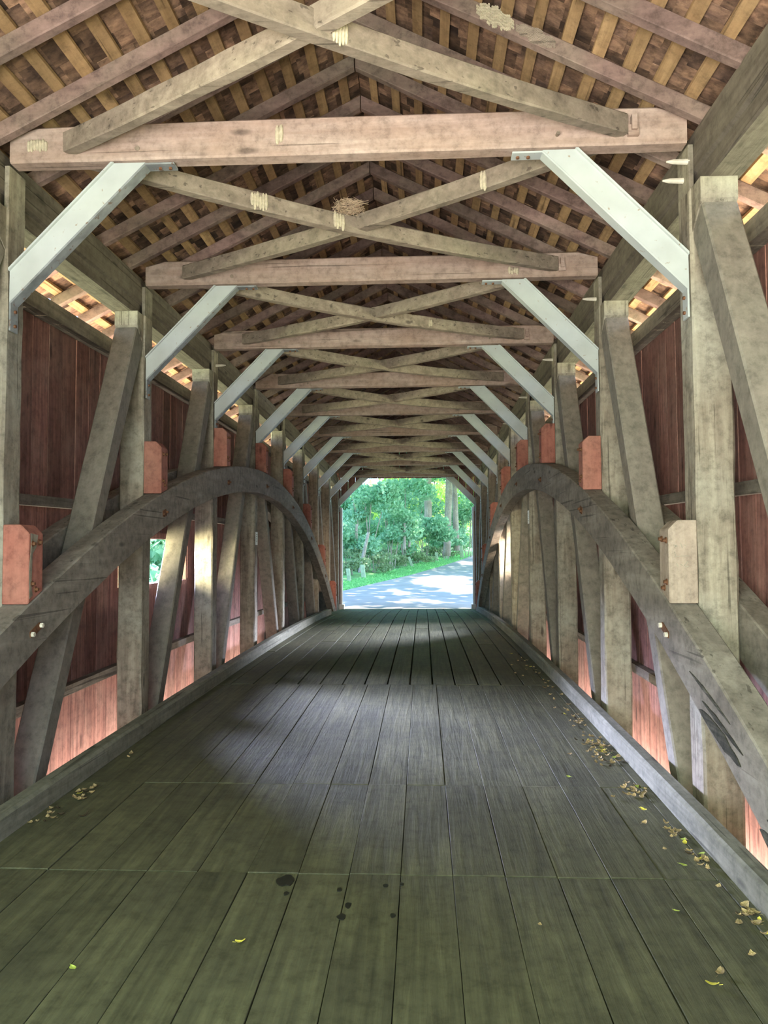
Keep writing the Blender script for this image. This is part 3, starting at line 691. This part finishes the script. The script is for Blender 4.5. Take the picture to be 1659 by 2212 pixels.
# ------------------------------------------------------------------ outside
def gz(x, y):
    if y < 26: return -3.4
    z = -.13 + .03*(y-26)
    return z
def left_edge(y): # x of the road's left edge
    pts = [(26, -3.9), (33.7, -3.0), (45, -.2), (56, 2.0), (68, 4.1), (80, 6.0), (130, 14)]
    for (a, xa), (b, xb) in zip(pts[:-1], pts[1:]):
        if y <= b: return xa + (xb-xa)*(y-a)/(b-a)
    return pts[-1][1]
m = MB(); rg = []
for k in range(40):
    y = 26.16 + k*2.6; x0 = left_edge(y)
    rg.append([(x0, y, gz(0, y)+.02), (x0+9+.1*(y-26), y, gz(0, y)+.02), (x0+9+.1*(y-26), y, gz(0, y)-.3), (x0, y, gz(0, y)-.3)])
m.ring_sweep(rg); tag(m.build('road', M['road'], loc=(0, 30, 0)), kind='structure')
m = MB()    # ground sheet beyond the far portal with a bank behind the verge
xs = [-40, -25, -14, -9, -6, -4, -2.6, -1.6, -.8, -.3, .12, 9, 14, 25, 60]
rows = []
for k in range(44):
    y = 26.17 + k*2.7; e = left_edge(y); row = []
    for x in xs:
        z = gz(0, y) + (.0 if x > -1.4 and x < 9 else 0)
        if x < -1.6: z += min(2.5, (-1.6-x)*.12)
        if 0 < x < 9.5: z -= .04
        if x >= 14: z += .6
        row.append((e+x, y, z))
    rows.append(row)
vv = [v for r_ in rows for v in r_]; W_ = len(xs)
m.add(vv, [(a*W_+b, a*W_+b+1, (a+1)*W_+b+1, (a+1)*W_+b) for a in range(len(rows)-1) for b in range(W_-1)])
tag(m.build('ground', M['soil'], loc=(0, 30, 0)), kind='structure')
m = MB(); m.add([(-90, -60, -3.6), (90, -60, -3.6), (90, 26.1, -3.6), (-90, 26.1, -3.6)], [(0, 1, 2, 3)])
tag(m.build('river', M['water'], loc=(0, 0, -3.6)), kind='structure')
m = MB(); m.add([(-40, -40, -.35), (40, -40, -.35), (40, -.8, -.12), (-40, -.8, -.12), (-40, -.8, -3.7), (40, -.8, -3.7)], [(0, 1, 2, 3), (3, 2, 5, 4)])
tag(m.build('ground', M['soil'], loc=(0, -10, 0)), kind='structure')
m = MB(); m.add([(-60, 26.12, -3.7), (60, 26.12, -3.7), (60, 26.12, -.13), (-60, 26.12, -.13)], [(0, 1, 2, 3)])
m.box(-60, 60, 26.121, 26.165, -3.7, -.14)
tag(m.build('ground', M['soil'], loc=(0, 26, 0)), kind='structure')
# verge grass
rq = random.Random(5); m = MB()
for _ in range(16000):
    y = 27 + 60*rq.random()**1.3; x = left_edge(y) - rq.random()**1.2*(1.6 + .02*(y-27)) ; h = rq.uniform(.03, .09)*(1+.01*(y-27)); a = rq.uniform(0, PI); w_ = rq.uniform(.03, .08)
    z = gz(0, y)+ (max(0, left_edge(y)-1.6-x))*.12; dx, dy = math.cos(a)*w_, math.sin(a)*w_; lx, ly = rq.uniform(-.05, .05), rq.uniform(-.05, .05)
    m.add([(x-dx, y-dy, z-.02), (x+dx, y+dy, z-.02), (x+lx, y+ly, z+h)], [(0, 1, 2)])
tag(m.build('verge_grass', M['grass'], loc=(0, 40, 0), recalc=False), 'bright green grass verge along the left edge of the road beyond the bridge', 'grass', kind='stuff')
# leaf clouds
def leaf_cloud(m, c, rx, ry, rz, n, size, rq, shell=.55):
    c = Vector(c)
    for _ in range(n):
        d = Vector((rq.gauss(0, 1), rq.gauss(0, 1), rq.gauss(0, 1))).normalized(); k = (shell + (1-shell)*rq.random())
        lump = 1 + .28*noise.noise(Vector((d.x*2.2+c.x, d.y*2.2, d.z*2.2+c.y)))
        p = c + Vector((d.x*rx, d.y*ry, d.z*rz))*k*lump
        nrm = Vector((rq.uniform(-1, 1), rq.uniform(-1, 1)-.4, rq.uniform(-.2, 1))).normalized(); a = nrm.orthogonal().normalized(); b = nrm.cross(a)
        t = rq.uniform(0, 2*PI); a, b = a*math.cos(t)+b*math.sin(t), b*math.cos(t)-a*math.sin(t); s_ = size*rq.uniform(.6, 1.5)
        m.add([p-a*s_, p-b*s_*.55, p+a*s_, p+b*s_*.55], [(0, 1, 2, 3)])
def px_at(px, py, y):     # helper: world point seen at a pixel for a given depth
    d = fw + r2*((px-829.5)/1660) - u2*((py-1106-2.3)/1660); t = y/d.y; return Vector((CX, 0, CH)) + d*t
def shrub(px, py, y, rx, rz, matn, label, n=900, size=.16, group='shrubs and saplings beyond the verge', stem=True, ry=None):
    c = px_at(px, py, y); rq = random.Random(int(px*7+py)); zb = gz(0, y)
    root = empty('shrub', (c.x, y, zb), label, 'shrub', group)
    m = MB()
    nb = 9
    for i_ in range(nb):
        o_ = Vector((rq.uniform(-.85, .85)*rx, rq.uniform(-.4, .4)*rx, rq.uniform(-.7, .7)*rz))
        k_ = rq.uniform(.32, .6); leaf_cloud(m, c+o_, rx*k_, (ry or rx)*.45, rz*k_*.75, n//nb, size, rq)
    m.build('foliage', M[matn], root, (c.x, y, zb), recalc=False)
    if stem:
        t = MB()
        for i_ in range(4): t.timber((c.x+rq.uniform(-.3, .3), y+.2, zb-.3), (c.x+rq.uniform(-.6, .6)*rx, y, c.z+rz*.3), (.05, 0, 0), (0, .05, 0), .01, 5, .03, seed=i_)
        t.build('stem', M['bark'], root, (c.x, y, zb))
# near row just behind the guard posts
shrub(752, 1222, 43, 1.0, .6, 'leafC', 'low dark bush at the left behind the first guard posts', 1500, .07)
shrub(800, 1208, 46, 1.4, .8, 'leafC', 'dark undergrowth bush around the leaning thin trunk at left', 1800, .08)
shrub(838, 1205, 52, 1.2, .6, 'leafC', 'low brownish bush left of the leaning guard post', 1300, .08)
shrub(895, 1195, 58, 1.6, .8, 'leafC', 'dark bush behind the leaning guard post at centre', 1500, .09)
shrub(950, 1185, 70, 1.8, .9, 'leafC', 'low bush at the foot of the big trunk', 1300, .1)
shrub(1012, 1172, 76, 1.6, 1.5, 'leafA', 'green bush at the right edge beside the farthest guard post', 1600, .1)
# middle: broad leaved saplings
shrub(760, 1150, 47, 1.6, 1.7, 'leafA', 'broad leaved sapling filling the left edge of the opening', 4200, .10)
shrub(795, 1085, 48, 1.9, 1.5, 'leafA', 'tall leafy sapling at the upper left of the opening', 4200, .11)
shrub(845, 1135, 51, 1.8, 1.5, 'leafA', 'leafy sapling left of centre with layered bluish leaves', 4200, .11)
shrub(870, 1070, 54, 1.9, 1.5, 'leafA', 'leafy branch mass under the lintel at centre', 3400, .11)
shrub(918, 1145, 60, 1.9, 1.3, 'leafA', 'leafy sapling in front of the twin thin trunks', 3400, .12)
shrub(965, 1160, 66, 1.8, 1.0, 'leafA', 'leafy branches over the foot of the big pale trunk', 2200, .12)
shrub(1012, 1115, 72, 1.9, 2.2, 'leafA', 'leafy tree at the right of the big pale trunk', 3200, .13)
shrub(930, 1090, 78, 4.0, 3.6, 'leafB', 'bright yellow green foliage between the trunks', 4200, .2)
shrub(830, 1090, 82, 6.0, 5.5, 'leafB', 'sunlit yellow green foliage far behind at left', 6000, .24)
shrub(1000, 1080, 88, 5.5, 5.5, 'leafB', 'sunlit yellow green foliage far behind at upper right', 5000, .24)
shrub(748, 1100, 55, 2.0, 2.4, 'leafA', 'pale leafy tree against the left jamb of the far portal', 3600, .12)
shrub(815, 1165, 57, 2.6, 1.4, 'leafA', 'tangled green growth behind the dark bushes at left', 3600, .12)
shrub(890, 1110, 66, 2.6, 2.0, 'leafA', 'airy green sapling behind the twin thin trunks', 3600, .13)
shrub(945, 1120, 72, 2.4, 2.2, 'leafA', 'airy leafy growth just left of the big pale trunk', 3400, .13)
shrub(990, 1155, 80, 2.8, 1.5, 'leafA', 'low green growth between the big trunk and the farthest guard post', 3000, .14)
shrub(905, 1050, 74, 3.0, 1.8, 'leafA', 'high leafy branches just under the far lintel', 3000, .14)
# tree trunks
def trunk(px0, py0, px1, py1, y, r0, r1, label, crown=True):
    a = px_at(px0, py0, y); b = px_at(px1, py1, y); d = (b-a); a2 = a - d*.15; b2 = a + d*3.0 if crown else b
    root = empty('tree', (a2.x, y, a2.z), label, 'tree', 'tree trunks beyond the bridge')
    m = MB(); n = 14; rg = []
    for k in range(n+1):
        t = k/n; c = a2.lerp(b2, t); r_ = r0 + (r1-r0)*t
        rg.append([c + Vector((math.cos(q), math.sin(q), 0))*r_*(1+.06*noise.noise(Vector((q*2, t*9, px0)))) for q in [2*PI*i_/12 for i_ in range(12)]])
    m.ring_sweep(rg); m.build('trunk', M['bark'], root, (a2.x, y, a2.z), smooth=True)
    if crown:
        rq = random.Random(int(px0)); m = MB()
        for i_ in range(5): leaf_cloud(m, b2+Vector((rq.uniform(-3, 3), rq.uniform(-2, 2), rq.uniform(-2, 2))), 2.6, 2.6, 2.0, 260, .3, rq)
        m.build('crown', M['leafA'], root, (a2.x, y, a2.z), recalc=False)
trunk(966, 1180, 970, 1040, 64, .30, .24, 'big pale straight tree trunk at the right of the opening')
trunk(986, 1170, 981, 1040, 66, .26, .2, 'darker trunk just behind and right of the big pale one')
trunk(925, 1120, 924, 1040, 64, .32, .28, 'thick tan trunk at the top of the opening right of centre')
trunk(779, 1228, 796, 1150, 45, .12, .09, 'thick leaning trunk in the undergrowth at left', False)
trunk(874, 1180, 874, 1130, 50, .10, .07, 'left one of the twin thin dark trunks at centre', False)
trunk(884, 1175, 886, 1130, 50.5, .09, .06, 'right one of the twin thin dark trunks at centre', False)
# guard posts
for (px, py, hpx, tilt, wpx, lab) in ((755, 1254, 26, -8, 8, 'leftmost pale wooden guard post on the verge'), (786, 1247, 27, -6, 9, 'second pale guard post from the left on the verge'), (892, 1223, 20, -24, 6, 'pale guard post leaning strongly left at the middle of the verge'),
        (919, 1213, 18, -8, 5, 'guard post just right of the leaning one'), (925, 1214, 16, -8, 4, 'thin guard post close behind the fourth one'), (945, 1211, 18, -8, 6, 'guard post in front of the low bush right of centre'), (967, 1206, 24, -9, 7, 'tall pale guard post left of the farthest one'), (998, 1201, 28, -6, 8, 'farthest tall pale guard post at the right')):
    dz = (py-1189)/1660.; # depth on the rising ground
    y = (CH+.13+.78)/(dz+.03); y = min(y, 70); b = px_at(px, py, y); sc = y/1660; h = hpx*sc; w_ = wpx*sc
    m = MB(); tp = b + Vector((math.tan(math.radians(tilt))*h, 0, h)); m.timber(b-Vector((0, 0, .15)), tp, (w_, 0, 0), (0, w_, 0), .02, 4, .01, seed=px)
    tag(m.build('guard_post', M['guard'], loc=b), lab, 'post', 'guard posts along the road')
# unseen leaf crown added to shade the road, gaps shaped to pass sun
holes = [(952, 1249, 60, 12), (990, 1265, 38, 10), (1010, 1212, 16, 4), (1000, 1250, 20, 4), (870, 1273, 16, 3.5), (895, 1287, 22, 3), (865, 1291, 18, 2.5), (935, 1291, 14, 3), (925, 1311, 40, 4), (760, 1302, 20, 3), (850, 1268, 14, 3), (1005, 1242, 12, 3)]
hw = []
for (px, py, ax, ay) in holes:
    dz = (py-1189)/1660.; yd = 2.61/(dz+.03) if True else 0
    y0_ = 2.61/((py+ay-1189)/1660.+.03); y1_ = 2.61/((py-ay-1189)/1660.+.03)
    c = px_at(px, py, yd); hw.append((c.x, (y0_+y1_)/2, ax*yd/1660, (y1_-y0_)/2))
rq = random.Random(77); m = MB(); cnt = 0
ZC = 10.5
while cnt < 15000:
    gx, gy = rq.uniform(-9, 15), rq.uniform(26.5, 74); dz = ZC + rq.uniform(-1.4, 1.4)
    ground_z = gz(0, gy)
    s_ = rq.uniform(.26, .5); inside = False
    for (hx, hy, hr, hd) in hw:
        if ((gx-hx)/(hr+s_*.4))**2 + ((gy-hy)/(hd+s_*.4))**2 < 1 + .35*noise.noise(Vector((gx*1.5, gy*1.5, 3))): inside = True; break
    if inside: continue
    t = (dz-ground_z)/(-SUN_DIR.z); p = Vector((gx, gy, ground_z)) - SUN_DIR*t
    nrm = (-SUN_DIR + Vector((rq.uniform(-.5, .5), rq.uniform(-.5, .5), rq.uniform(-.3, .3)))).normalized(); a = nrm.orthogonal().normalized(); b = nrm.cross(a)
    tt = rq.uniform(0, 2*PI); a, b = a*math.cos(tt)+b*math.sin(tt), b*math.cos(tt)-a*math.sin(tt)
    m.add([p-a*s_, p-b*s_*.7, p+a*s_, p+b*s_*.7], [(0, 1, 2, 3)]); cnt += 1
root = empty('shade_canopy_tree', (16, 45, 0), 'unseen tree added right of the road, its crown gapped to shade and dapple it', 'tree')
m.build('crown', M['leafA'], root, (16, 45, 0), recalc=False)
m = MB(); m.timber((16, 45, -.2), (15, 45, 11), (.6, 0, 0), (0, .6, 0), .15, 10, .08)
for yy in (30, 37, 53, 62): m.timber((15.2, 45, 8), (9, yy, 11), (.2, 0, 0), (0, 0, .2), .05, 8, .08)
m.build('trunk', M['bark'], root, (16, 45, 0))
# river bank bushes seen through the side windows
for i_, (x, y, z, rx, rz, lab) in enumerate(((-9.4, 29.5, 1.4, 3.2, 2.6, 'leafy bank seen through the left window opening'), (-13.5, 38, 1.8, 4.2, 3.8, 'taller trees behind the bank beyond the left window'), (-8.4, 25.0, -1.0, 2.2, 2.4, 'lower bush by the water beyond the left window'))):
    rq = random.Random(90+i_); root = empty('bank_bush', (x, y, -3.5), lab, 'shrub', 'bushes on the river bank'); m = MB()
    for j in range(6): leaf_cloud(m, (x+rq.uniform(-.5, .5)*rx, y+rq.uniform(-.5, .5)*rx, z+rq.uniform(-.5, .5)*rz), rx*.6, rx*.6, rz*.6, 700, .2, rq)
    m.build('foliage', M['leafA'], root, (x, y, -3.5), recalc=False)
    t = MB(); t.timber((x, y, -3.6), (x+.3, y, z), (.3, 0, 0), (0, .3, 0), .06, 6, .05); t.build('trunk', M['bark'], root, (x, y, -3.5))

for o in list(C.objects):
    if 'wloc' in o: del o['wloc']
